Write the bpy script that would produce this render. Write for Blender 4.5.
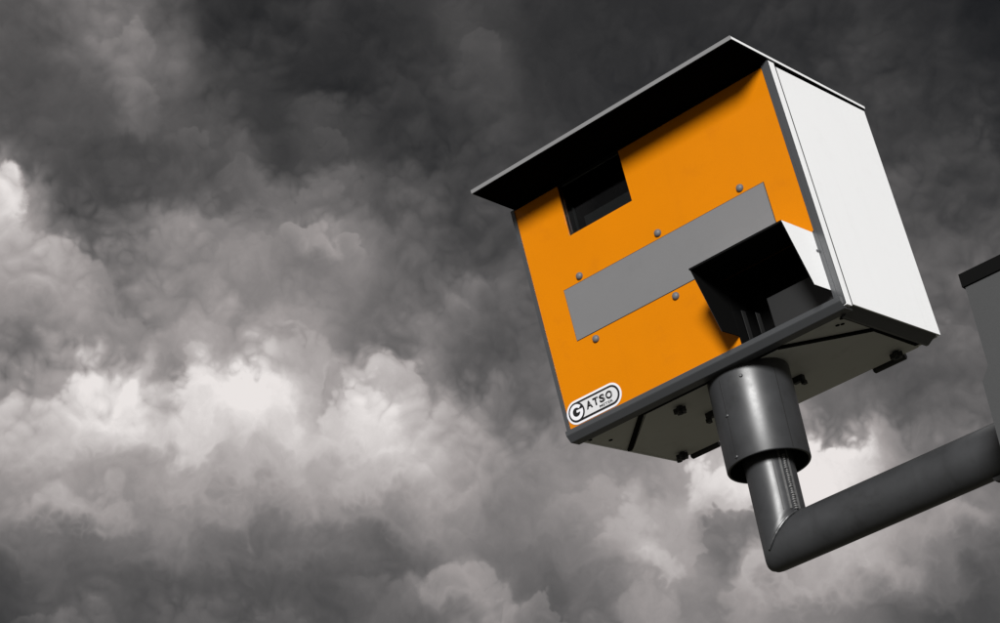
import bpy, bmesh, math, random
import numpy as np
from mathutils import Vector, Matrix

for o in list(bpy.data.objects):
    bpy.data.objects.remove(o, do_unlink=True)
scn = bpy.context.scene
COL = scn.collection
random.seed(7)

# ------------------------------------------------------------------ camera
# Solved from the housing's corners: metres, z up, origin of x/y under the support pole's stub.
Z0 = 3.237                                  # height of the housing's underside at the pole
F_PX = 2023.99                              # focal length in pixels of the 1000 px wide photograph
RIGHT = Vector((0.7468, 0.6470, -0.1537)).normalized()
FWD = Vector((-0.5226, 0.7140, 0.4660)).normalized()
UPV = RIGHT.cross(FWD).normalized()
RIGHT = FWD.cross(UPV).normalized()
cam_d = bpy.data.cameras.new('camera')
cam = bpy.data.objects.new('camera', cam_d)
COL.objects.link(cam)
cam.matrix_world = Matrix((
    (RIGHT.x, UPV.x, -FWD.x, 1.7254),
    (RIGHT.y, UPV.y, -FWD.y, -3.1145),
    (RIGHT.z, UPV.z, -FWD.z, Z0 - 1.6369),
    (0, 0, 0, 1)))
cam_d.sensor_width = 36.0
cam_d.lens = F_PX / 1000.0 * 36.0
cam_d.clip_start = 0.05
cam_d.clip_end = 6000.0
scn.camera = cam

# ------------------------------------------------------------------ light
SUN_DIR = Vector((0.48, -0.84, 0.24)).normalized()      # towards the veiled sun, right of the camera
sd = bpy.data.lights.new('sun', 'SUN')
sd.energy = 5.0
sd.angle = math.radians(15)
sd.color = (1.0, 0.99, 0.975)
sun = bpy.data.objects.new('sun', sd)
COL.objects.link(sun)
sun.rotation_euler = (-SUN_DIR).to_track_quat('-Z', 'Y').to_euler()
sun.location = (6, -6, 12)

vs = scn.view_settings
vs.view_transform = 'Standard'
vs.look = 'None'
vs.exposure = 0.25
vs.gamma = 1.0
vs.use_curve_mapping = False

# ------------------------------------------------------------------ sky
# Cloud cover: brightness of the storm clouds read at points of the sky (pixel -> direction), 0..255
PATCHES = [
 (0,0,92),(60,0,98),(110,10,112),(150,17,104),(202,14,60),(250,8,56),(300,6,60),(360,10,56),(420,8,66),(475,8,78),(520,20,60),(600,20,56),(700,10,58),(800,20,60),(917,30,58),(985,20,48),
 (17,60,88),(60,50,100),(121,50,130),(165,60,98),(219,67,70),(270,60,66),(324,24,72),(300,70,54),(334,84,50),(380,50,62),(430,50,68),(483,52,84),(560,60,60),(640,40,56),
 (17,101,78),(60,100,86),(100,95,96),(135,105,116),(140,85,112),(185,142,98),(180,110,92),(230,110,70),(265,90,72),(409,88,70),(442,118,60),(490,100,80),(530,100,66),(600,90,60),
 (34,162,72),(80,140,84),(118,155,72),(150,170,74),(67,199,72),(110,195,74),(233,175,100),(205,165,80),(331,135,86),(290,152,63),(270,120,66),(380,140,58),(420,150,62),(470,160,72),(318,180,84),(200,190,84),(260,170,84),
 (3,196,205),(2,178,150),(7,212,225),(26,205,86),(40,222,84),(57,227,78),(90,220,82),(20,235,190),(34,261,172),(60,247,160),(78,262,150),(95,270,140),(10,275,150),(34,291,130),(118,250,112),(100,235,90),(135,225,96),
 (169,240,140),(200,228,120),(236,244,146),(219,215,98),(250,215,100),(135,301,112),(110,310,118),(202,291,138),(170,280,130),(17,335,102),(5,350,95),(50,335,118),(90,330,135),(152,322,152),(152,347,124),(120,330,138),(200,325,138),
 (300,222,155),(318,232,158),(334,246,152),(352,252,130),(280,215,112),(257,247,142),(297,260,104),(325,268,112),(290,294,126),(260,290,130),(375,234,102),(350,215,100),(392,189,82),(400,260,100),(430,220,84),(459,202,75),(469,267,84),(449,311,118),(430,300,108),(420,280,92),(340,310,118),(381,325,104),(388,347,92),(360,345,104),(330,330,120),(503,301,94),(490,250,82),(480,230,78),(500,340,88),(476,362,82),(442,382,98),(493,389,100),(530,400,100),
 (91,389,216),(70,375,150),(110,378,205),(135,395,215),(160,372,120),(169,389,128),(182,402,150),(236,389,226),(215,380,200),(200,355,165),(230,350,160),(260,360,165),(255,330,135),(307,348,165),(290,335,140),(300,380,180),(317,395,128),(325,410,140),(335,385,190),(260,392,228),(388,372,178),(400,395,190),(351,395,215),(365,380,185),(10,389,178),(40,392,140),(30,360,120),(60,400,170),(430,410,160),(410,375,140),
 (36,429,176),(10,440,165),(80,430,195),(143,443,172),(120,420,210),(215,432,208),(180,425,200),(276,421,216),(322,425,190),(383,429,222),(350,440,212),(420,430,200),(455,447,160),(484,415,128),(500,440,128),(470,430,140),(18,479,138),(68,497,160),(45,505,150),(90,505,152),(95,480,150),(120,490,130),(158,479,152),(140,500,140),(251,479,172),(230,470,165),(200,470,158),(261,460,168),(301,464,148),(330,470,165),(383,475,182),(350,470,172),(420,470,175),(455,472,150),(312,493,158),(365,507,124),(401,507,132),(430,505,150),(455,493,154),(490,480,128),
 (65,518,142),(21,512,128),(110,525,120),(154,536,122),(215,525,130),(190,505,140),(276,525,130),(240,520,140),(320,525,135),(10,545,105),(60,550,105),(115,543,104),(200,555,108),(260,555,100),(330,555,102),(365,550,94),(401,550,84),(440,535,110),(470,540,120),(469,558,120),(430,560,92),
 (107,575,84),(50,580,88),(10,585,78),(7,618,60),(54,612,110),(85,610,98),(143,600,80),(180,585,84),(190,615,100),(233,586,84),(258,579,78),(276,615,95),(312,600,82),(340,590,92),(383,600,95),(400,580,90),(420,610,92),(448,575,165),(440,590,150),(460,590,150),(455,615,95),(487,592,150),(475,575,130),(495,605,150),(510,600,120),
 (525,455,134),(560,460,130),(495,470,120),(585,494,150),(600,500,148),(540,515,124),(520,495,125),(570,530,120),(600,525,145),(630,539,166),(650,535,175),(662,545,188),(640,510,148),(690,515,162),(699,473,140),(670,480,140),(715,470,190),(729,494,218),(740,510,190),(710,500,190),(735,539,106),(745,530,112),(720,550,108),(726,566,104),(700,545,140),(675,563,172),(660,560,168),(690,596,130),(700,575,130),(765,590,178),(740,590,160),(651,608,146),(640,595,140),(625,600,120),(615,572,124),(600,550,128),(570,566,105),(540,584,84),(560,590,84),(525,554,110),(505,545,112),(500,570,104),(570,605,88),(540,617,130),(550,605,118),(600,610,90),(660,485,140),(630,464,130),(590,470,134),
 (877,90,70),(971,108,62),(940,157,70),(976,171,76),(962,242,86),(917,224,82),(1000,100,54),(990,60,50),(950,60,62),(900,60,62),(1000,200,76),(990,235,80),(940,280,90),(960,310,104),(940,330,98),(890,370,84),(925,360,92),(960,345,88),(970,370,104),
 (838,415,84),(877,403,80),(916,411,78),(955,400,100),(980,400,92),(858,440,150),(827,458,208),(811,481,222),(850,462,200),(880,445,150),(897,438,120),(930,425,92),(820,420,110),(810,440,150),(790,470,205),(780,490,210),(870,480,180),(950,460,110),
 (819,575,176),(799,598,150),(858,555,168),(916,536,150),(955,516,142),(955,544,124),(897,598,100),(975,598,82),(983,555,94),(936,567,110),(987,497,120),(860,590,130),(850,615,110),(900,620,86),(960,620,76),(780,615,120),(720,615,120),(690,620,118),(900,570,130),
 (150,425,205),(185,415,205),(165,440,190),(60,415,185),(310,435,205),(300,420,200),(420,415,195),(250,440,205),(120,440,185),(330,445,200),(80,410,205),(30,410,172),(120,395,218),(285,400,210),(375,400,205),
 (820,500,210),(840,450,200),(760,500,205),(750,470,205),(870,460,180),(600,200,72),(700,150,66),(800,150,66),(600,300,95),(700,300,90),(800,300,90),(650,400,110),(750,400,130),
]

# cumulus heads: x, y, half width, half height, turn, brightness, strength, how far down they fade
HEADS = [
 (-12,215,34,50,28,228,.8,.9),(30,300,72,62,25,172,.75,.6),(75,292,40,40,30,158,.6,.5),(140,345,60,28,10,150,.4,.4),
 (210,262,62,36,10,146,.45,.6),(308,240,34,22,20,160,.7,.8),(340,250,26,14,25,152,.6,.8),(262,258,30,24,0,142,.4,.6),
 (100,418,50,50,0,220,.85,.8),(28,440,45,55,-10,184,.6,.7),(235,420,62,60,-10,232,.85,.9),(205,380,26,26,0,178,.5,.6),(300,375,34,44,25,176,.6,.6),
 (355,420,42,40,0,222,.8,.8),(392,392,34,34,10,186,.65,.7),(430,440,40,42,20,180,.5,.7),(470,470,40,45,20,152,.4,.6),
 (330,395,15,34,0,138,.55,.9),(168,392,20,24,10,130,.6,.8),
 (78,530,62,40,-5,164,.65,.3),(30,520,36,34,0,140,.4,.4),(160,500,28,30,0,156,.5,.4),(210,500,40,40,10,150,.35,.4),
 (270,500,46,52,30,174,.6,.35),(310,515,30,30,20,160,.45,.3),(385,510,58,48,10,186,.6,.3),(440,520,46,40,15,160,.45,.4),
 (60,628,50,24,0,114,.5,.6),(190,632,40,24,0,104,.5,.6),(276,636,30,24,0,104,.45,.6),
 (378,625,44,44,35,112,.55,.4),(448,606,26,44,-5,168,.6,.5),(486,612,30,34,10,156,.55,.5),(545,630,24,26,20,138,.6,.7),(505,622,16,22,0,156,.5,.6),
 (590,520,44,38,15,154,.6,.3),(560,560,50,40,10,130,.45,.3),(626,562,52,44,25,176,.7,.2),(660,570,22,26,10,186,.6,.4),(652,628,32,40,0,152,.65,.7),(622,612,26,30,0,134,.4,.5),
 (728,500,38,38,0,226,.85,.9),(738,548,28,34,10,104,.7,.9),(720,570,24,24,0,106,.5,.9),(770,610,50,34,-10,180,.5,.6),
 (828,482,58,46,-20,230,1.0,1.0),(795,500,40,52,-10,226,.9,1.0),(958,545,40,50,-15,156,.6,.2),(870,590,60,44,-10,170,.5,.4),
 (966,350,30,22,0,108,.5,.7),(126,54,30,22,10,132,.5,.9),(96,14,30,22,20,116,.5,.8),(138,112,28,22,15,122,.45,.8),(190,146,26,18,20,104,.5,.6),(235,182,22,18,10,106,.5,.7),
 (332,142,16,16,25,92,.6,.8),(482,60,22,30,10,88,.6,.8),(450,316,18,18,20,124,.5,.8),(318,206,40,22,5,116,.5,.8),
]

class NT:
    """small helper to chain shader nodes"""
    def __init__(self, tree):
        self.t = tree
    def n(self, kind, **kw):
        nd = self.t.nodes.new(kind)
        for k, v in kw.items():
            setattr(nd, k, v)
        return nd
    def put(self, sock, v):
        if isinstance(v, bpy.types.NodeSocket):
            self.t.links.new(v, sock)
        elif v is not None:
            sock.default_value = v
    def m(self, op, a, b=None, c=None, clamp=False):
        nd = self.n('ShaderNodeMath', operation=op, use_clamp=clamp)
        for i, v in enumerate((a, b, c)):
            if v is not None:
                self.put(nd.inputs[i], v)
        return nd.outputs[0]
    def v(self, op, a, b=None, scale=None):
        nd = self.n('ShaderNodeVectorMath', operation=op)
        self.put(nd.inputs[0], a)
        if b is not None:
            self.put(nd.inputs[1], b)
        if scale is not None:
            self.put(nd.inputs['Scale'], scale)
        return nd.outputs['Value'] if op in ('DOT_PRODUCT', 'LENGTH', 'DISTANCE') else nd.outputs[0]
    def noise(self, vec, scale, detail=6, rough=0.55, color=False, dist=0.0, lac=2.0):
        nd = self.n('ShaderNodeTexNoise', noise_dimensions='3D')
        self.put(nd.inputs['Vector'], vec)
        nd.inputs['Scale'].default_value = scale
        nd.inputs['Detail'].default_value = detail
        nd.inputs['Roughness'].default_value = rough
        nd.inputs['Lacunarity'].default_value = lac
        nd.inputs['Distortion'].default_value = dist
        return nd.outputs['Color'] if color else nd.outputs[0]
    def step(self, x, a, b):
        nd = self.n('ShaderNodeMapRange', interpolation_type='SMOOTHSTEP')
        self.put(nd.inputs['Value'], x)
        nd.inputs['From Min'].default_value = a
        nd.inputs['From Max'].default_value = b
        return nd.outputs[0]
    def mixf(self, f, a, b):
        nd = self.n('ShaderNodeMix', data_type='FLOAT')
        self.put(nd.inputs[0], f); self.put(nd.inputs[2], a); self.put(nd.inputs[3], b)
        return nd.outputs[0]
    def mixc(self, f, a, b, blend='MIX'):
        nd = self.n('ShaderNodeMix', data_type='RGBA', blend_type=blend)
        self.put(nd.inputs[0], f); self.put(nd.inputs[6], a); self.put(nd.inputs[7], b)
        return nd.outputs[2]
    def ramp(self, x, stops, interp='LINEAR'):
        nd = self.n('ShaderNodeValToRGB')
        cr = nd.color_ramp
        cr.interpolation = interp
        while len(cr.elements) < len(stops):
            cr.elements.new(1.0)
        for e, (p, c) in zip(cr.elements, stops):
            e.position = p
            e.color = (c, c, c, 1) if not isinstance(c, tuple) else (*c[:3], 1)
        self.put(nd.inputs[0], x)
        return nd.outputs[0]

def build_sky():
    w = bpy.data.worlds.new('World')
    scn.world = w
    w.use_nodes = True
    t = w.node_tree
    t.nodes.clear()
    N = NT(t)
    out = N.n('ShaderNodeOutputWorld')
    bg = N.n('ShaderNodeBackground')
    bg.inputs['Strength'].default_value = 0.1
    t.links.new(bg.outputs[0], out.inputs[0])
    d = N.n('ShaderNodeTexCoord').outputs['Generated']

    # cauliflower field: rounded lumps with creases between them
    zen = Vector((-0.12, 0.05, 1.0)).normalized()
    def billow(vec, octaves):
        tot = None
        for sc, wt in octaves:
            n_ = N.m('ABSOLUTE', N.m('SUBTRACT', N.noise(vec, sc, 0, 0.5), 0.5))
            n_ = N.m('MULTIPLY', n_, 2 * wt)
            tot = n_ if tot is None else N.m('ADD', tot, n_)
        return tot
    OCT = ((24.0, 0.50), (51.0, 0.30), (108.0, 0.17), (225.0, 0.10))
    wob = N.v('SUBTRACT', N.noise(d, 18.0, 4, 0.55, True), (0.5, 0.5, 0.5))
    dw = N.v('ADD', d, N.v('SCALE', wob, scale=0.018))
    B1 = billow(dw, OCT[:3])
    B = N.m('ADD', B1, billow(dw, OCT[3:]))
    B2 = billow(N.v('ADD', dw, tuple(zen * 0.0045)), OCT[:3])
    puffy = N.step(N.noise(d, 9.0, 2, 0.5), 0.36, 0.60)
    lift = N.v('SCALE', tuple(-zen), scale=N.m('MULTIPLY_ADD', B, 0.052, -0.011))

    # billowing: bend the directions before the cover is looked up
    w1 = N.v('SUBTRACT', N.noise(d, 13.0, 2, 0.5, True), (0.5, 0.5, 0.5))
    w2 = N.v('SUBTRACT', N.noise(d, 34.0, 6, 0.58, True), (0.5, 0.5, 0.5))
    d2 = N.v('ADD', d, N.v('SCALE', w1, scale=0.022))
    d2 = N.v('ADD', d2, N.v('SCALE', w2, scale=0.014))
    d2 = N.v('ADD', d2, lift)

    # sky chart round the storm front (plain tangent plane of the celestial sphere)
    z = N.m('MAXIMUM', N.v('DOT_PRODUCT', d2, tuple(FWD)), 0.05)
    k = F_PX / 1000.0
    u = N.m('MULTIPLY_ADD', N.m('DIVIDE', N.v('DOT_PRODUCT', d2, tuple(RIGHT)), z), k, 0.5)
    v = N.m('MULTIPLY_ADD', N.m('DIVIDE', N.v('DOT_PRODUCT', d2, tuple(UPV)), z), -k, 0.3115)

    P = np.array(PATCHES, float)
    xs = np.linspace(-0.05, 1.05, 31) * 1000
    ys = np.linspace(-0.02, 0.66, 20) * 1000
    uu = N.m('MULTIPLY_ADD', u, 1 / 1.1, 0.05 / 1.1, clamp=True)
    L = None
    for j, y in enumerate(ys):
        row = []
        for x in xs:
            r2 = (P[:, 0] - x) ** 2 + (P[:, 1] - y) ** 2
            wt = np.exp(-r2 / (2 * 16.0 ** 2)) + 0.02 * np.exp(-r2 / (2 * 45.0 ** 2)) + 1e-7 / (1 + r2 / 1e4) ** 2
            row.append(float((wt * P[:, 2]).sum() / wt.sum()) / 255.0)
        stops = [((x / 1000 + 0.05) / 1.1, c) for x, c in zip(xs, row)]
        c = N.ramp(uu, stops, 'EASE')
        if L is None:
            L = c
        else:
            L = N.mixf(N.step(v, ys[j - 1] / 1000, y / 1000), L, c)

    # beyond the chart the same kind of sky goes on
    far = N.noise(d2, 6.0, 5, 0.52)
    Lout = N.m('MULTIPLY_ADD', N.m('SUBTRACT', far, 0.5), 1.5, 0.42)
    eu = N.m('ABSOLUTE', N.m('SUBTRACT', u, 0.5))
    ev = N.m('ABSOLUTE', N.m('SUBTRACT', v, 0.3115))
    inside = N.m('MULTIPLY', N.step(eu, 0.72, 0.52), N.step(ev, 0.5, 0.335))
    front = N.step(N.v('DOT_PRODUCT', d, tuple(FWD)), 0.5, 0.7)
    L = N.mixf(N.m('MULTIPLY', inside, front), Lout, L)

    # cumulus heads: crisp ragged tops that fade into the cloud below
    d3 = N.v('ADD', d, N.v('SCALE', w2, scale=0.024))
    d3 = N.v('ADD', d3, lift)
    z3 = N.m('MAXIMUM', N.v('DOT_PRODUCT', d3, tuple(FWD)), 0.05)
    cmb = N.n('ShaderNodeCombineXYZ')
    N.put(cmb.inputs[0], N.m('MULTIPLY_ADD', N.m('DIVIDE', N.v('DOT_PRODUCT', d3, tuple(RIGHT)), z3), F_PX, 500.0))
    N.put(cmb.inputs[1], N.m('MULTIPLY_ADD', N.m('DIVIDE', N.v('DOT_PRODUCT', d3, tuple(UPV)), z3), -F_PX, 311.5))
    cmb.inputs[2].default_value = 1.0
    Q = cmb.outputs[0]
    for cx, cy, rx, ry, rot, val, opac, depth in HEADS:
        c_, s_ = math.cos(math.radians(rot)), math.sin(math.radians(rot))
        lx = N.v('DOT_PRODUCT', Q, (c_ / rx, s_ / rx, -(c_ * cx + s_ * cy) / rx))
        ly = N.v('DOT_PRODUCT', Q, (-s_ / ry, c_ / ry, (s_ * cx - c_ * cy) / ry))
        r2 = N.m('MULTIPLY_ADD', lx, lx, N.m('MULTIPLY', ly, ly))
        edge = N.step(r2, 1.22, 0.72)
        fade = N.step(ly, depth, -0.75)
        f = N.m('MULTIPLY', N.m('MULTIPLY', edge, fade), opac * 0.78)
        L = N.mixf(N.m('MULTIPLY', f, front), L, val / 255.0)

    # finer relief, tops towards the zenith a little brighter
    relief = N.m('SUBTRACT', B1, B2)
    lump = N.m('SUBTRACT', B, 0.22)
    wisp = N.m('SUBTRACT', N.noise(d3, 38.0, 7, 0.64), 0.5)
    amp = N.m('MULTIPLY', N.m('MULTIPLY_ADD', L, 0.68, -0.005), N.m('MULTIPLY_ADD', puffy, 0.85, 0.2))
    add = N.m('ADD', N.m('MULTIPLY', relief, 0.55), N.m('MULTIPLY', lump, 0.36))
    L = N.m('MULTIPLY_ADD', add, amp, L)
    L = N.m('MULTIPLY_ADD', N.m('MULTIPLY', wisp, 0.22), N.m('ADD', L, 0.1), L)
    L = N.m('MULTIPLY_ADD', N.m('SUBTRACT', L, 0.42), 1.10, 0.42)
    L = N.m('MINIMUM', N.m('MAXIMUM', L, 0.15), 0.90)

    L = N.m('MULTIPLY_ADD', L, 1.03, -0.022)
    lin = N.m('POWER', L, 2.2)
    tint = N.ramp(L, [(0.0, (1.0, 0.955, 0.94)), (0.25, (1.0, 0.955, 0.935)), (0.42, (1.0, 0.935, 0.920)), (0.6, (1.0, 0.915, 0.895)), (0.85, (1.0, 0.945, 0.925))])
    cloud = N.v('SCALE', tint, scale=N.m('MULTIPLY', lin, 10.4 / 1.19))
    sky = N.n('ShaderNodeTexSky', sky_type='NISHITA')
    sky.sun_disc = False
    sky.sun_elevation = math.asin(SUN_DIR.z)
    sky.sun_rotation = math.atan2(SUN_DIR.x, SUN_DIR.y)
    t.links.new(N.mixc(0.985, sky.outputs[0], cloud), bg.inputs[0])
build_sky()

# ------------------------------------------------------------------ materials
MATS = {}
def material(name, col, rough=0.5, coat=0.0, metal=0.0, spec=0.5, var=0.0, var_scale=6.0, dirt=0.0, dirt_col=(0.05, 0.045, 0.035),
             bump=0.0, bump_scale=300.0, rough_var=0.0, streak=0.0, fine=0.0):
    mt = bpy.data.materials.new(name)
    mt.use_nodes = True
    t = mt.node_tree
    N = NT(t)
    bs = t.nodes['Principled BSDF']
    co = N.n('ShaderNodeTexCoord').outputs['Object']
    c = (*col, 1)
    if var or dirt or streak or fine:
        base = N.n('ShaderNodeRGB'); base.outputs[0].default_value = c
        c = base.outputs[0]
    if var:
        nz = N.noise(co, var_scale, 6, 0.6)
        f = N.m('MULTIPLY_ADD', N.m('SUBTRACT', nz, 0.5), var * 2, 1.0)
        c = N.v('SCALE', c, scale=f)
    if fine:
        f2 = N.m('MULTIPLY_ADD', N.m('SUBTRACT', N.noise(co, 420, 2, 0.5), 0.5), fine * 2, 1.0)
        c = N.v('SCALE', c, scale=f2)
    if streak:
        st = N.v('MULTIPLY', co, (38.0, 38.0, 1.6))
        nz = N.noise(st, 1.0, 5, 0.6)
        c = N.mixc(N.m('MULTIPLY', N.step(nz, 0.52, 0.75), streak), c, (*dirt_col, 1))
    if dirt:
        nz = N.noise(co, 14.0, 9, 0.68)
        c = N.mixc(N.m('MULTIPLY', N.step(nz, 0.53, 0.74), dirt), c, (*dirt_col, 1))
    N.put(bs.inputs['Base Color'], c)
    bs.inputs['Metallic'].default_value = metal
    bs.inputs['Specular IOR Level'].default_value = spec
    bs.inputs['Coat Weight'].default_value = coat
    bs.inputs['Coat Roughness'].default_value = 0.06
    if rough_var:
        nz = N.noise(co, 22.0, 7, 0.65)
        N.put(bs.inputs['Roughness'], N.m('MULTIPLY_ADD', N.m('SUBTRACT', nz, 0.5), rough_var * 2, rough, clamp=True))
    else:
        bs.inputs['Roughness'].default_value = rough
    if bump:
        bp = N.n('ShaderNodeBump')
        bp.inputs['Strength'].default_value = bump
        bp.inputs['Distance'].default_value = 0.001
        N.put(bp.inputs['Height'], N.noise(co, bump_scale, 3, 0.6))
        t.links.new(bp.outputs[0], bs.inputs['Normal'])
    MATS[name] = mt
    return mt

material('orange_sheeting', (0.455, 0.140, 0.0001), 0.5, coat=0.10, spec=0.08, var=0.09, var_scale=5, dirt=0.18, dirt_col=(0.30, 0.085, 0.004), streak=0.06, fine=0.08, bump=0.06, bump_scale=700)
material('white_paint', (0.90, 0.91, 0.92), 0.38, var=0.02, var_scale=3, dirt=0.05, dirt_col=(0.42, 0.40, 0.37), streak=0.05, bump=0.03)
material('shaded_roof_white', (0.165, 0.165, 0.168), 0.42, var=0.06, dirt=0.15, dirt_col=(0.12, 0.12, 0.11))  # front edge of the white roof sheet, its shade put into the colour
material('frame_grey', (0.042, 0.044, 0.047), 0.36, var=0.10, var_scale=9, dirt=0.2, dirt_col=(0.03, 0.03, 0.03))
material('plate_grey', (0.130, 0.130, 0.133), 0.40, var=0.05, var_scale=8, dirt=0.25, dirt_col=(0.09, 0.09, 0.09), fine=0.05)
material('bolt_grey', (0.10, 0.10, 0.108), 0.5, metal=0.0, spec=0.3, var=0.2)
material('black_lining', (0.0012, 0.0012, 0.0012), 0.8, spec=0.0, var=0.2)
material('black_matt', (0.003, 0.003, 0.003), 0.8, spec=0.05)
material('dark_inner', (0.011, 0.0112, 0.0115), 0.45, var=0.15)
material('underside_metal', (0.60, 0.602, 0.57), 0.50, var=0.10, var_scale=7, dirt=0.35, dirt_col=(0.33, 0.33, 0.30), streak=0.0)
material('black_rubber', (0.010, 0.010, 0.010), 0.55, var=0.2)
material('pole_paint', (0.032, 0.033, 0.035), 0.40, coat=0.0, metal=0.12, spec=0.55, var=0.40, var_scale=12, dirt=0.6, dirt_col=(0.016, 0.016, 0.016), rough_var=0.14, streak=0.35)
material('bead_grey', (0.085, 0.085, 0.085), 0.5, metal=0.0, spec=0.3, var=0.5, var_scale=120, dirt=0.6, dirt_col=(0.01, 0.01, 0.01))
material('cabinet_grey', (0.042, 0.043, 0.044), 0.5, spec=0.3, var=0.05, var_scale=10, dirt=0.15, dirt_col=(0.03, 0.03, 0.03), bump=0.08, bump_scale=500, fine=0.10)
material('sticker_white', (0.56, 0.56, 0.59), 0.35, var=0.03)
material('sticker_grey', (0.47, 0.47, 0.48), 0.35, var=0.03)
material('sticker_black', (0.008, 0.008, 0.009), 0.35)
material('steel', (0.35, 0.35, 0.36), 0.35, metal=0.9, var=0.15)
material('concrete', (0.30, 0.29, 0.27), 0.85, var=0.2, dirt=0.3)

def glass_material():
    mt = bpy.data.materials.new('window_glass')
    mt.use_nodes = True
    t = mt.node_tree
    N = NT(t)
    t.nodes.remove(t.nodes['Principled BSDF'])
    out = t.nodes['Material Output']
    tr = N.n('ShaderNodeBsdfTransparent'); tr.inputs[0].default_value = (0.72, 0.74, 0.74, 1)
    gl = N.n('ShaderNodeBsdfGlossy'); gl.inputs['Roughness'].default_value = 0.03
    fr = N.n('ShaderNodeFresnel'); fr.inputs[0].default_value = 1.45
    mx = N.n('ShaderNodeMixShader')
    t.links.new(fr.outputs[0], mx.inputs[0]); t.links.new(tr.outputs[0], mx.inputs[1]); t.links.new(gl.outputs[0], mx.inputs[2])
    t.links.new(mx.outputs[0], out.inputs[0])
    MATS['window_glass'] = mt
glass_material()

def ground_material():
    mt = bpy.data.materials.new('grass_verge')
    mt.use_nodes = True
    t = mt.node_tree
    N = NT(t)
    bs = t.nodes['Principled BSDF']
    co = N.n('ShaderNodeTexCoord').outputs['Object']
    f = N.noise(co, 0.6, 9, 0.65)
    c = N.mixc(N.step(f, 0.35, 0.65), (0.080, 0.080, 0.060, 1), (0.125, 0.118, 0.098, 1))
    N.put(bs.inputs['Base Color'], c)
    bs.inputs['Roughness'].default_value = 0.95
    bs.inputs['Specular IOR Level'].default_value = 0.1
    MATS['grass_verge'] = mt
ground_material()

# ------------------------------------------------------------------ mesh helpers
def obj(name, bm, mat, parent=None, smooth=False):
    bmesh.ops.recalc_face_normals(bm, faces=bm.faces)
    me = bpy.data.meshes.new(name)
    bm.to_mesh(me)
    bm.free()
    if smooth:
        me.polygons.foreach_set('use_smooth', [True] * len(me.polygons))
        try:
            me.set_sharp_from_angle(angle=math.radians(35))
        except Exception:
            pass
    me.materials.append(MATS[mat])
    o = bpy.data.objects.new(name, me)
    COL.objects.link(o)
    if parent is not None:
        o.parent = parent
    return o
def empty(name, loc, label, cat):
    o = bpy.data.objects.new(name, None)
    o.empty_display_size = 0.1
    COL.objects.link(o)
    o.location = loc
    o['label'] = label
    o['category'] = cat
    return o
def poly_prism(bm, pts, axis, a, b):
    """extrude a 2-D outline along an axis ('x','y','z') from a to b"""
    def P(p, h):
        return {'x': (h, p[0], p[1]), 'y': (p[0], h, p[1]), 'z': (p[0], p[1], h)}[axis]
    lo = [bm.verts.new(P(p, a)) for p in pts]
    hi = [bm.verts.new(P(p, b)) for p in pts]
    n = len(pts)
    bm.faces.new(lo)
    bm.faces.new(hi[::-1])
    for i in range(n):
        bm.faces.new((lo[i], hi[i], hi[(i + 1) % n], lo[(i + 1) % n]))
def box(bm, lo, hi):
    poly_prism(bm, [(lo[0], lo[1]), (hi[0], lo[1]), (hi[0], hi[1]), (lo[0], hi[1])], 'z', lo[2], hi[2])
def bevel(bm, w, seg=2):
    es = [e for e in bm.edges if len(e.link_faces) == 2 and e.calc_face_angle(0) > 0.5]
    bmesh.ops.bevel(bm, geom=es, offset=w, segments=seg, affect='EDGES', profile=0.5)
def tube(bm, path, r, seg=48, cap=True, normals=None):
    """rings round a path; normals: ring plane normals"""
    rings = []
    n = len(path)
    for i, p in enumerate(path):
        p = Vector(p)
        if normals:
            d = Vector(normals[i]).normalized()
        else:
            d = (Vector(path[min(i + 1, n - 1)]) - Vector(path[max(i - 1, 0)])).normalized()
        ref = Vector((0, 1, 0)) if abs(d.y) < 0.9 else Vector((1, 0, 0))
        e1 = d.cross(ref).normalized()
        e2 = d.cross(e1).normalized()
        rr = r[i] if isinstance(r, (list, tuple)) else r
        rings.append([bm.verts.new(p + e1 * math.cos(2 * math.pi * k / seg) * rr + e2 * math.sin(2 * math.pi * k / seg) * rr) for k in range(seg)])
    for a, b in zip(rings, rings[1:]):
        for k in range(seg):
            bm.faces.new((a[k], a[(k + 1) % seg], b[(k + 1) % seg], b[k]))
    if cap:
        bm.faces.new(rings[0]); bm.faces.new(rings[-1][::-1])
def lathe(bm, prof, origin=(0, 0, 0), seg=24, axis='z'):
    rings = []
    for r, h in prof:
        ring = []
        for k in range(seg):
            a = 2 * math.pi * k / seg
            c, s = r * math.cos(a), r * math.sin(a)
            p = {'z': (c, s, h), 'y': (c, h, s), 'x': (h, c, s)}[axis]
            ring.append(bm.verts.new(Vector(p) + Vector(origin)))
        rings.append(ring)
    for a, b in zip(rings, rings[1:]):
        for k in range(seg):
            bm.faces.new((a[k], a[(k + 1) % seg], b[(k + 1) % seg], b[k]))
    bm.faces.new(rings[0]); bm.faces.new(rings[-1][::-1])
def new():
    return bmesh.new()
def bxo(name, lo, hi, mat, parent, bw=0.0, seg=2):
    bm = new()
    box(bm, lo, hi)
    if bw:
        bevel(bm, bw, seg)
    return obj(name, bm, mat, parent)

# ------------------------------------------------------------------ ground
bm = new()
S = 2500
vs_ = [bm.verts.new(p) for p in ((-S, -S, 0), (S, -S, 0), (S, S, 0), (-S, S, 0))]
bm.faces.new(vs_)
g = obj('ground', bm, 'grass_verge')
g['kind'] = 'structure'

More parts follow.
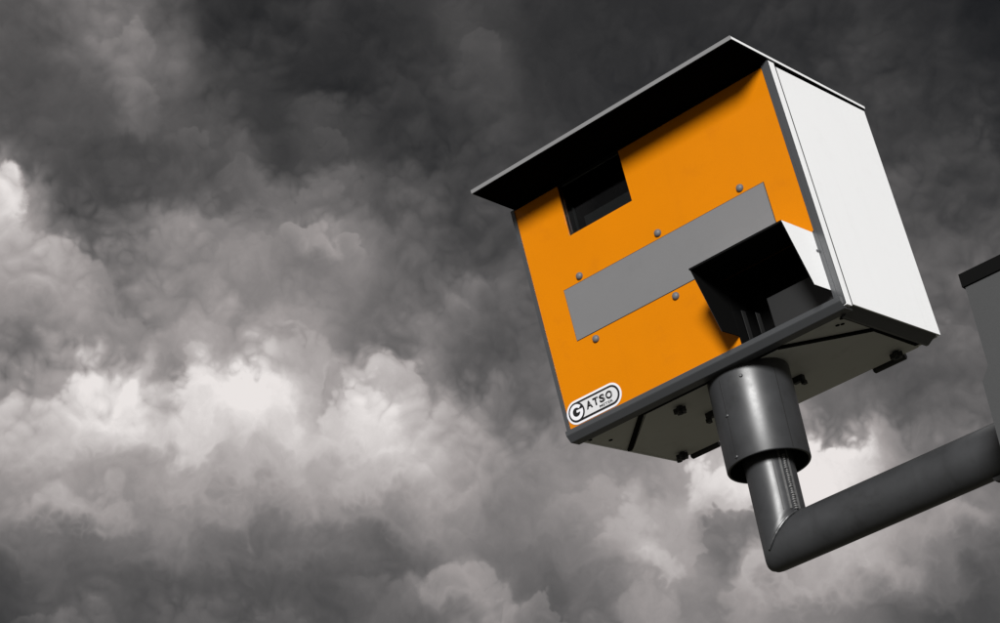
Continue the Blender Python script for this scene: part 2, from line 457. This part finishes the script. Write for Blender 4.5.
# ------------------------------------------------------------------ support pole with side arm
RC, RP, RA, ZA = 0.0805, 0.0472, 0.0460, -0.3535
MX = 0.74                                    # the mast, just outside the picture
pole = empty('support_pole', (MX, 0, 0), 'dark grey tubular pole whose welded side arm carries the orange camera', 'pole')
T = Vector((-MX, 0, Z0))                     # stub frame -> pole frame
def shift(bm, v=T):
    bmesh.ops.translate(bm, verts=bm.verts, vec=v)
    return bm

# upright stub and horizontal arm, joined in one mitred elbow
YAW = -0.0197
bm = new()
seg = 72
rings = []
def stub_ring(fz):
    rings.append([bm.verts.new((RP * math.cos(2 * math.pi * k / seg), RP * math.sin(2 * math.pi * k / seg), fz(RP * math.cos(2 * math.pi * k / seg)))) for k in range(seg)])
stub_ring(lambda x: -0.11)
stub_ring(lambda x: -0.20)
stub_ring(lambda x: -0.27)
stub_ring(lambda x: ZA + x + 0.016)
for dl, pull in ((0.0085, 0.982), (0.0030, 0.935)):      # softened outer edge of the mitre
    rings.append([bm.verts.new((RP * pull * math.cos(2 * math.pi * k / seg), RP * (0.5 + 0.5 * pull) * math.sin(2 * math.pi * k / seg), ZA + RP * pull * math.cos(2 * math.pi * k / seg) + dl)) for k in range(seg)])
for dl, pull in ((0.0030, 0.935), (0.0085, 0.982), (0.016, 1.0)):
    rings.append([bm.verts.new((RA * pull * math.cos(2 * math.pi * k / seg) + dl, RA * (0.5 + 0.5 * pull) * math.sin(2 * math.pi * k / seg), ZA + RA * pull * math.cos(2 * math.pi * k / seg))) for k in range(seg)])
arm_end = MX - 0.06
for xx in (0.10, 0.2, 0.3, 0.45, arm_end):
    rings.append([bm.verts.new((xx, YAW * xx + RA * math.sin(2 * math.pi * k / seg), ZA + RA * math.cos(2 * math.pi * k / seg))) for k in range(seg)])
for a, b in zip(rings, rings[1:]):
    for k in range(seg):
        bm.faces.new((a[k], a[(k + 1) % seg], b[(k + 1) % seg], b[k]))
bm.faces.new(rings[0]); bm.faces.new(rings[-1][::-1])
obj('arm', shift(bm), 'pole_paint', pole, True)

# weld bead round the mitre, uneven
bm = new()
pts = []
for k in range(61):
    a = math.radians(-20) + math.radians(220) * k / 60
    c, s = math.cos(a), math.sin(a)
    # mitre ellipse: in-plane direction (1,0,1)
    p = Vector((RP * s, RP * c, ZA + RP * s))
    out_ = Vector((s, c, s)).normalized()
    pts.append(p + out_ * (-0.0014 + 0.0006 * random.random()))
tube(bm, pts, [0.0022 + 0.0009 * random.random() for _ in pts], 8, False)
obj('weld_bead', shift(bm), 'pole_paint', pole, True)

# uneven grey beads and thin strips down the right of the stub
ang = math.radians(-22)
bm = new()
for k in range(26):
    zz = -0.198 - k * 0.0043
    a2 = ang + math.radians(random.uniform(-1.2, 1.2))
    w_ = 0.003 + 0.0015 * random.random()
    lathe(bm, [(w_ * 0.4, -0.0025), (w_, -0.001), (w_, 0.001), (w_ * 0.4, 0.0025)], (math.cos(a2) * RP, math.sin(a2) * RP, zz), 8)
obj('bead_line', shift(bm), 'bead_grey', pole, True)
for da, wd, mt in ((-13, 0.004, 'bead_grey'), (10, 0.0035, 'bead_grey'), (-30, 0.002, 'black_rubber')):
    a2 = ang + math.radians(da)
    bm = new()
    box(bm, (-wd / 2, -0.0015, -0.306), (wd / 2, 0.0015, -0.13))
    bmesh.ops.rotate(bm, verts=bm.verts, matrix=Matrix.Rotation(a2 + math.pi / 2, 3, 'Z'))
    bmesh.ops.translate(bm, verts=bm.verts, vec=(math.cos(a2) * RP, math.sin(a2) * RP, 0))
    obj('seam_strip', shift(bm), mt, pole)

# collar: an open sleeve
bm = new()
ri, zb, zt = RC - 0.005, -0.1985, 0.012
lathe_prof = [(RC, zt - 0.02), (RC, zb + 0.002), (RC - 0.001, zb), (ri, zb), (ri, zt - 0.04)]
rings = []
for r, h in lathe_prof:
    rings.append([bm.verts.new((r * math.cos(2 * math.pi * k / 64), r * math.sin(2 * math.pi * k / 64), h)) for k in range(64)])
for a, b in zip(rings, rings[1:]):
    for k in range(64):
        bm.faces.new((a[k], a[(k + 1) % 64], b[(k + 1) % 64], b[k]))
bm.faces.new(rings[0]); bm.faces.new(rings[-1])
collar = obj('collar', shift(bm), 'pole_paint', pole, True)
def on_collar(px_angle):
    return Vector((math.cos(px_angle), math.sin(px_angle), 0))
for dg, wd, lo, mt in ((-22, 0.0016, -0.196, 'black_rubber'), (-104, 0.0012, -0.196, 'black_rubber')):
    a2 = math.radians(dg)
    bm = new()
    box(bm, (-wd / 2, -0.0006, lo), (wd / 2, 0.0006, -0.03))
    bmesh.ops.rotate(bm, verts=bm.verts, matrix=Matrix.Rotation(a2 + math.pi / 2, 3, 'Z'))
    bmesh.ops.translate(bm, verts=bm.verts, vec=on_collar(a2) * RC)
    obj('seam', shift(bm), mt, collar)
for dg, zz in ((-70, -0.040), (-104, -0.105), (-104, -0.19)):
    a2 = math.radians(dg)
    bm = new()
    lathe(bm, [(0.0036, -0.001), (0.0036, 0.001), (0.0024, 0.0024)], seg=12, axis='y')
    bmesh.ops.rotate(bm, verts=bm.verts, matrix=Matrix.Rotation(a2 - math.pi / 2, 3, 'Z'))
    bmesh.ops.translate(bm, verts=bm.verts, vec=on_collar(a2) * RC + Vector((0, 0, zz)))
    obj('screw', shift(bm), 'pole_paint', collar, True)
# sleeve packing ring between collar and stub (dark gap above)
bm = new()
lathe(bm, [(ri - 0.001, -0.125), (ri - 0.001, -0.120), (RP - 0.002, -0.120), (RP - 0.002, -0.125)], seg=48)
obj('packing_ring', shift(bm), 'black_matt', pole, True)

# mast, base plate and bolts outside the frame, so that the arm is carried by something
bm = new()
tube(bm, [(0, 0, 0.02), (0, 0, Z0 + ZA + 0.07), (0, 0, Z0 + ZA + 0.085)], [0.07, 0.07, 0.055], 48)
obj('mast', bm, 'pole_paint', pole, True)
bxo('base_plate', (-0.17, -0.17, 0.0), (0.17, 0.17, 0.022), 'pole_paint', pole, 0.004)
for sx in (-1, 1):
    for sy in (-1, 1):
        bm = new()
        lathe(bm, [(0.022, 0.022), (0.022, 0.040), (0.012, 0.041), (0.012, 0.06)], (sx * 0.125, sy * 0.125, 0), 6)
        obj('bolt', bm, 'steel', pole)
# gusset under the arm
bm = new()
poly_prism(bm, [(0.425, ZA - RA + 0.003), (MX - 0.069, ZA - RA + 0.003), (MX - 0.069, ZA - 0.26), (0.455, ZA - RA - 0.014), (0.428, ZA - RA - 0.006)], 'y', -0.016, 0.0)
bevel(bm, 0.002)
obj('gusset', shift(bm), 'black_rubber', pole)

# ------------------------------------------------------------------ control cabinet at the right edge
YF, YB = -0.20, -0.0755
cab = empty('control_cabinet', (MX, -0.07, Z0 - 0.50), 'grey metal cabinet with black lid cut off by the right edge', 'cabinet')
CT = Vector((-MX, 0.07, 0.50))
bm = new()
prof = [(0.5520, -0.1415), (0.5508, -0.2898), (0.5337, -0.3105), (0.5292, -0.51), (0.90, -0.51), (0.898, -0.3105), (0.88, -0.2898), (0.88, -0.1415)]
poly_prism(bm, prof, 'y', YF, YB)
bevel(bm, 0.0022, 2)
obj('body', shift(bm, CT), 'cabinet_grey', cab)
bm = new()
box(bm, (0.5482, YF - 0.004, -0.1410), (0.884, YB - 0.0, -0.1160))
bevel(bm, 0.003, 3)
obj('lid', shift(bm, CT), 'black_matt', cab)
for zz in (-0.30, -0.45):
    bm = new()
    box(bm, (MX - 0.05, YB, zz - 0.015), (MX + 0.05, -0.0665, zz + 0.015))
    obj('bracket', shift(bm, CT), 'steel', cab)
bm = new()
lathe(bm, [(0.011, 0.0), (0.011, -0.004), (0.007, -0.006)], (0.85, YF, -0.35), 16, 'y')
obj('lock', shift(bm, CT), 'steel', cab, True)

# ------------------------------------------------------------------ camera housing (local frame: x along the front, y to the back, z up)
W, H, D = 0.65, 0.513, 0.3818
PIV = Vector((0.3648, 0.10, 0.0))
house = empty('speed_camera_housing', (0, 0, Z0), 'orange fronted roadside speed camera box with white side and overhanging roof', 'speed camera')
house.rotation_euler = (math.radians(6.29), 0, 0)
def part(name, bm, mat, parent=house, smooth=False):
    bmesh.ops.translate(bm, verts=bm.verts, vec=-PIV)
    return obj(name, bm, mat, parent, smooth)
def pbox(name, lo, hi, mat, parent=house, bw=0.0, seg=2):
    bm = new()
    box(bm, lo, hi)
    if bw:
        bevel(bm, bw, seg)
    return part(name, bm, mat, parent)

# shell: side panels, back, inner tray
for x0, x1, zlo in ((W - 0.006, W, 0.001), (-0.001, 0.003, -0.004)):
    sp = pbox('side_panel', (x0, 0.0275, zlo), (x1, 0.3745, 0.5095), 'white_paint', bw=0.0006)
bm = new()
poly_prism(bm, [(W - 0.0030, 0.0008), (W - 0.0250, -0.0125), (W - 0.0300, -0.0125), (W - 0.0300, 0.0008)], 'y', 0.030, 0.362)
part('side_flange', bm, 'frame_grey')
pbox('back_panel', (0.004, 0.3700, -0.001), (W - 0.0065, 0.3740, 0.509), 'white_paint', bw=0.001)
pbox('door_edge', (W - 0.012, 0.0015, -0.004), (W + 0.001, 0.0212, 0.5155), 'white_paint', bw=0.0006)
pbox('door_edge', (-0.0025, 0.0015, -0.004), (0.006, 0.0235, 0.5125), 'frame_grey', bw=0.0015)
pbox('door_seal', (W - 0.0080, 0.0213, 0.0005), (W + 0.0001, 0.0274, 0.5092), 'black_rubber')
pbox('door_seal', (0.001, 0.0237, 0.002), (0.004, 0.0273, 0.509), 'black_matt')
pbox('top_seal', (0.004, 0.004, 0.5098), (W - 0.004, 0.372, 0.5145), 'black_matt')

# orange front with the lens window and the flash opening cut out
bm = new()
outl = [(0.0055, 0.0138), (0.4228, 0.0138), (0.4228, 0.1505), (0.6345, 0.1505), (0.6345, 0.5085),
        (0.2812, 0.5085), (0.2812, 0.3950), (0.1190, 0.3950), (0.1190, 0.5085), (0.0055, 0.5085)]
poly_prism(bm, outl, 'y', 0.0, 0.004)
front = part('front_panel', bm, 'orange_sheeting')

# frame: grey edge strips, chamfered sill
for x0, x1 in ((0.6345, 0.6398), (-0.0030, 0.0055)):
    pbox('frame_edge', (x0, -0.0025, 0.0142), (x1 if x0 > 0.3 else x1, 0.0013, 0.511), 'frame_grey', bw=0.0008)
pbox('frame_edge', (0.6400, -0.002, -0.002), (W + 0.0008, 0.0013, 0.5155), 'frame_grey', bw=0.0008)
bm = new()
poly_prism(bm, [(-0.0065, 0.0138), (-0.0070, 0.0130), (-0.0070, 0.0045), (-0.0062, 0.0030), (0.0030, -0.0082), (0.0042, -0.0090), (0.0305, -0.0090), (0.0305, -0.0045), (0.0012, -0.0045), (0.0012, 0.0138)], 'x', -0.0045, 0.6445)
part('sill', bm, 'frame_grey')

# roof: thin sheet with fascia greyed to paint in the front's shade, black lining below
bm = new()
poly_prism(bm, [(-0.1250, 0.5245), (-0.1250, 0.5300), (0.3825, 0.5230), (0.3825, 0.5175), (-0.1225, 0.5245)], 'x', -0.0005, W + 0.0005)
roof = part('roof', bm, 'white_paint')
bm = new()
poly_prism(bm, [(-0.1268, 0.5225), (-0.1276, 0.5298), (-0.1265, 0.5308), (-0.1252, 0.5305), (-0.1252, 0.5225)], 'x', -0.0015, W + 0.0012)
part('fascia', bm, 'shaded_roof_white', roof)
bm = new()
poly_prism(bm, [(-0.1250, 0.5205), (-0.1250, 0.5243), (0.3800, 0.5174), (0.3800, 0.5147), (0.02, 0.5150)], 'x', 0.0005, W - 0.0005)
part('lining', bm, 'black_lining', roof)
# lens window
wx0, wx1, wz0, wz1 = 0.1192, 0.2810, 0.3952, 0.5080
bm = new()
dp = 0.075
for lo, hi in (((wx0 - 0.003, 0.0042, wz0), (wx0, dp, wz1)), ((wx1, 0.0042, wz0), (wx1 + 0.003, dp, wz1)),
               ((wx0 - 0.003, 0.0042, wz0 - 0.003), (wx1 + 0.003, dp, wz0)), ((wx0, dp, wz0), (wx1, dp + 0.003, wz1)), ((wx0 - 0.003, 0.0042, wz1), (wx1 + 0.003, dp, wz1 + 0.001))):
    box(bm, lo, hi)
lens = part('lens_recess', bm, 'black_matt')
pbox('inner_strip', (0.1520, 0.0205, wz0 + 0.001), (wx1 - 0.001, 0.026, 0.4285), 'dark_inner', lens, bw=0.001)  # upright dark grey strip low behind the pane
pbox('inner_bracket', (0.1285, 0.021, wz0 + 0.001), (0.1325, 0.024, 0.4600), 'dark_inner', lens)
bm = new()
lathe(bm, [(0.034, 0.074), (0.034, 0.040), (0.030, 0.036), (0.026, 0.045)], (0.20, 0, 0.463), 32, 'y')
part('lens', bm, 'black_lining', lens, True)
pbox('window_pane', (wx0 - 0.002, 0.0065, wz0 - 0.002), (wx1 + 0.002, 0.0090, wz1 - 0.0004), 'window_glass', lens)

# grey plate and its bolts
pbox('plate_shadow_line', (0.0728, -0.0006, 0.1790), (0.5667, -0.0002, 0.2926), 'black_rubber')  # dark rim that paints in the shadow line round the plate
plate = pbox('cover_plate', (0.0740, -0.0016, 0.1798), (0.5655, -0.0007, 0.2912), 'plate_grey', bw=0.0003, seg=1)
for x_, z_ in ((0.1180, 0.3042), (0.3173, 0.3045), (0.5155, 0.3046), (0.1170, 0.1650), (0.3170, 0.1667)):
    bm = new()
    lathe(bm, [(0.0078, 0.0), (0.0078, -0.0016), (0.0066, -0.0042), (0.0040, -0.0060), (0.0012, -0.0066)], (x_, -0.0001, z_), 24, 'y')
    part('bolt', bm, 'bolt_grey', plate, True)

# flash opening
fx0, fx1, fz0, fz1 = 0.4252, 0.6310, 0.0142, 0.1500
bm = new()
dp = 0.09
for lo, hi in (((fx0 - 0.0022, 0.0002, fz0), (fx0, dp, fz1)), ((fx1, 0.0002, fz0), (fx1 + 0.003, dp, fz1)),
               ((fx0 - 0.002, 0.0042, fz0 - 0.003), (fx1 + 0.003, dp, fz0)), ((fx0 - 0.002, 0.0042, fz1), (fx1 + 0.003, dp, fz1 + 0.003)), ((fx0, dp, fz0), (fx1, dp + 0.003, fz1))):
    box(bm, lo, hi)
flash = part('flash_recess', bm, 'black_matt')
pbox('flash_filter', (0.4950, 0.012, fz0 + 0.001), (fx1 - 0.0005, 0.016, 0.0810), 'dark_inner', flash, bw=0.0008)
for x_, z_ in ((0.4345, 0.085), (0.4620, 0.068)):  # upright strips added in place of reflected lines in the flash glass
    pbox('reflection_strip', (x_ - 0.0006, 0.016, fz0 + 0.001), (x_ + 0.0006, 0.030, z_), 'black_rubber', flash)

# flash hood: top sheet and two cheeks, open below
tk = 0.0008
hz = 0.1518
ytop, ybot, zc = -0.1105, -0.0590, 0.0325
bm = new()
box(bm, (0.4222, ytop, hz - tk), (0.6310, -0.0003, hz))
hood = part('flash_hood', bm, 'white_paint')
cheek = [(-0.0003, hz - tk - 0.0001), (ytop, hz - tk - 0.0001), (ybot, zc), (-0.0003, zc)]
for x0, x1, xi0, xi1 in ((0.6303, 0.6310, 0.6282, 0.6301), (0.4222, 0.4229, 0.4231, 0.4250)):
    bm = new()
    poly_prism(bm, cheek, 'x', x0, x1)
    part('cheek', bm, 'white_paint' if x0 > 0.5 else 'frame_grey', hood)
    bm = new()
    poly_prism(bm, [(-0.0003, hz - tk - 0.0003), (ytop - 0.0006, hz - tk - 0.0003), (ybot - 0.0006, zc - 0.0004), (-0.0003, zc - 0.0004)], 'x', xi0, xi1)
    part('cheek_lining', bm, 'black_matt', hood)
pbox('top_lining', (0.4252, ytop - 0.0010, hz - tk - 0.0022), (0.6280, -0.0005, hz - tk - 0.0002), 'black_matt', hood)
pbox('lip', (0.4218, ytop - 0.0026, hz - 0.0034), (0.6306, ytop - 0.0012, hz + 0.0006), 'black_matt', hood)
pbox('hood_flange', (0.6312, -0.0025, 0.0145), (0.6343, -0.0003, 0.1540), 'frame_grey', hood)
bm = new()
lathe(bm, [(0.0028, 0.6310), (0.0028, 0.6325), (0.0015, 0.6332)], (0, -0.008, 0.112), 12, 'x')
part('screw', bm, 'bolt_grey', hood, True)

# underside: bottom plate, hatch with cut corners, seams, knobs, hinges
bm = new()
box(bm, (0.0034, 0.0305, -0.0030), (W - 0.0305, 0.3695, -0.0012))
bottom = part('bottom_plate', bm, 'underside_metal')
hatch_out = [(0.1475, 0.0400), (0.4720, 0.0400), (0.6110, 0.1756), (0.6110, 0.3450), (0.0095, 0.3600), (0.0095, 0.1880)]
def seam_bars(pts, w_, name):
    for a, b in zip(pts, pts[1:]):
        a = Vector((a[0], a[1], 0)); b = Vector((b[0], b[1], 0))
        t_ = (b - a).normalized(); n_ = Vector((-t_.y, t_.x, 0)) * w_ / 2
        bm = new()
        poly_prism(bm, [(p.x, p.y) for p in (a - n_ - t_ * w_ * .3, b - n_ + t_ * w_ * .3, b + n_ + t_ * w_ * .3, a + n_ - t_ * w_ * .3)], 'z', -0.0074, -0.0031)
        part(name, bm, 'black_matt', bottom)
seam_bars([(0.0095, 0.188), (0.1475, 0.0405)], 0.0095, 'seam_seal')
seam_bars([(0.1555, 0.0390), (0.4690, 0.0390)], 0.0120, 'seam_seal')
seam_bars([(0.4740, 0.0460), (0.6100, 0.1756)], 0.0100, 'seam_seal')
seam_bars([(0.6105, 0.1826), (0.6085, 0.3450)], 0.0095, 'seam_seal')
bm = new()
ins = [(0.1535, 0.0480), (0.4680, 0.0480), (0.6040, 0.1800), (0.6030, 0.3655), (0.0160, 0.3655), (0.0160, 0.1910)]
poly_prism(bm, ins, 'z', -0.0062, -0.0032)
bevel(bm, 0.0006, 1)
hatch = part('hatch', bm, 'underside_metal', bottom)
def knob(x_, y_, s=1.0):
    bm = new()
    n_ = 40
    pts = []
    for k in range(n_):
        a = 2 * math.pi * k / n_
        r = (0.0112 + 0.0026 * math.cos(5 * a)) * s
        pts.append((x_ + r * math.cos(a), y_ + r * math.sin(a)))
    poly_prism(bm, pts, 'z', -0.020, -0.010)
    lathe(bm, [(0.006 * s, -0.0062), (0.006 * s, -0.010)], (x_, y_, 0), 12)
    lathe(bm, [(0.005 * s, -0.020), (0.004 * s, -0.023)], (x_, y_, 0), 12)
    k_ = part('knob', bm, 'black_rubber', hatch)
for x_, y_ in ((0.2060, 0.0890), (0.0420, 0.3310), (0.5680, 0.3310)):
    knob(x_, y_)
for xa, xb in ((0.036, 0.108), (0.492, 0.566)):
    bm = new()
    tube(bm, [(xa, 0.3775, -0.006), (xa + 0.002, 0.3775, -0.006), (xb - 0.002, 0.3775, -0.006), (xb, 0.3775, -0.006)], [0.0055, 0.0075, 0.0075, 0.0055], 20)
    part('hinge', bm, 'black_rubber', bottom, True)
bm = new()
lathe(bm, [(0.006, -0.003), (0.006, -0.011), (0.003, -0.012)], (0.012, 0.3650, 0), 12)
part('stop_bolt', bm, 'black_rubber', bottom, True)
for x_, y_ in ((0.0125, 0.0480), (0.0280, 0.0970), (0.6072, 0.0560), (0.585, 0.078), (0.593, 0.083)):
    bm = new()
    lathe(bm, [(0.0042, -0.0030), (0.0042, -0.0042), (0.003, -0.0046)], (x_, y_, 0), 12)
    part('rivet', bm, 'black_matt', bottom, True)
pbox('seam_seal', (W - 0.0405, 0.0460, -0.0050), (W - 0.0310, 0.357, -0.0031), 'black_matt', bottom)
# clamp lugs either side of the collar
for x_, y_, dx in ((0.2145, 0.1905, -1), (0.4035, 0.2230, 1)):
    pbox('clamp_lug', (x_ - 0.012, y_ - 0.006, -0.018), (x_ + 0.012, y_ + 0.006, -0.0064), 'black_rubber', bottom, bw=0.002)
    pbox('clamp_lug', (x_ + dx * 0.010 - 0.004, y_ - 0.006, -0.026), (x_ + dx * 0.010 + 0.004, y_ + 0.006, -0.0182), 'black_rubber', bottom, bw=0.0015)

# ---- maker's badge: stadium, ring, round G, lettering
bx0, bx1, bzc, br = 0.0055, 0.1425, 0.0422, 0.0246
def stadium(x0, x1, zc_, r, n_=20):
    pts = []
    for k in range(n_ + 1):
        a = -math.pi / 2 + math.pi * k / n_
        pts.append((x1 - r + r * math.cos(a), zc_ + r * math.sin(a)))
    for k in range(n_ + 1):
        a = math.pi / 2 + math.pi * k / n_
        pts.append((x0 + r + r * math.cos(a), zc_ + r * math.sin(a)))
    return pts
def flat(name, pts, y0, y1, mat, parent):
    bm = new()
    poly_prism(bm, pts, 'y', y1, y0)
    return part(name, bm, mat, parent)
badge = flat('badge', stadium(bx0, bx1, bzc, br), -0.0003, -0.0012, 'sticker_white', house)
i1, i2 = 0.0044, 0.0088
flat('ring', stadium(bx0 + i1, bx1 - i1, bzc, br - i1), -0.00125, -0.00160, 'sticker_black', badge)
flat('field', stadium(bx0 + i2, bx1 - i2, bzc, br - i2), -0.00165, -0.00195, 'sticker_grey', badge)
def disc(cx, cz, r, n_=40):
    return [(cx + r * math.cos(2 * math.pi * k / n_), cz + r * math.sin(2 * math.pi * k / n_)) for k in range(n_)]
gx = bx0 + br + 0.0003
flat('round_letter_ground', disc(gx, bzc, br - i1 - 0.0002), -0.00200, -0.00230, 'sticker_black', badge)
# the G: an open thick arc with a bar
pts = []
ro, ri_ = 0.0162, 0.0092
a0, a1 = math.radians(38), math.radians(352)
for k in range(37):
    a = a0 + (a1 - a0) * k / 36
    pts.append((gx + ro * math.cos(a), bzc + ro * math.sin(a)))
pts += [(gx + ro * 1.0, bzc + 0.0032), (gx + 0.0005, bzc + 0.0032), (gx + 0.0005, bzc - 0.0016), (gx + ri_ * 0.98, bzc - 0.0016)]
for k in range(1, 37):
    a = a1 - math.radians(4) - (a1 - a0 - math.radians(4)) * k / 36
    pts.append((gx + ri_ * math.cos(a), bzc + ri_ * math.sin(a)))
flat('letter_g', pts, -0.00235, -0.00265, 'sticker_white', badge)

def letters(txt, x0, x1, z0, z1, mat, name, off):
    cu = bpy.data.curves.new('lettering', 'FONT')
    cu.body = txt
    cu.size = 1.0
    cu.offset = off
    cu.resolution_u = 4
    to = bpy.data.objects.new('lettering_source', cu)
    COL.objects.link(to)
    bpy.context.view_layer.update()
    me = bpy.data.meshes.new_from_object(to.evaluated_get(bpy.context.evaluated_depsgraph_get()))
    bpy.data.objects.remove(to, do_unlink=True)
    bm = new()
    bm.from_mesh(me)
    xs_ = [v.co.x for v in bm.verts]; zs_ = [v.co.y for v in bm.verts]
    ax, bx_, az, bz_ = min(xs_), max(xs_), min(zs_), max(zs_)
    for v in bm.verts:
        v.co = Vector((x0 + (v.co.x - ax) / (bx_ - ax) * (x1 - x0), -0.00205, z0 + (v.co.y - az) / (bz_ - az) * (z1 - z0)))
    r = bmesh.ops.extrude_face_region(bm, geom=list(bm.faces))
    bmesh.ops.translate(bm, verts=[e for e in r['geom'] if isinstance(e, bmesh.types.BMVert)], vec=(0, -0.0003, 0))
    part(name, bm, mat, badge)
xl = 0.0555
for ch, wd in (('A', 0.0155), ('T', 0.0135), ('S', 0.0140), ('O', 0.0165)):
    letters(ch, xl, xl + wd, 0.0368, 0.0532, 'sticker_black', 'letter', 0.045)
    xl += wd + 0.0022
letters('METER', 0.0860, 0.1195, 0.0285, 0.0338, 'sticker_black', 'small_lettering', 0.015)
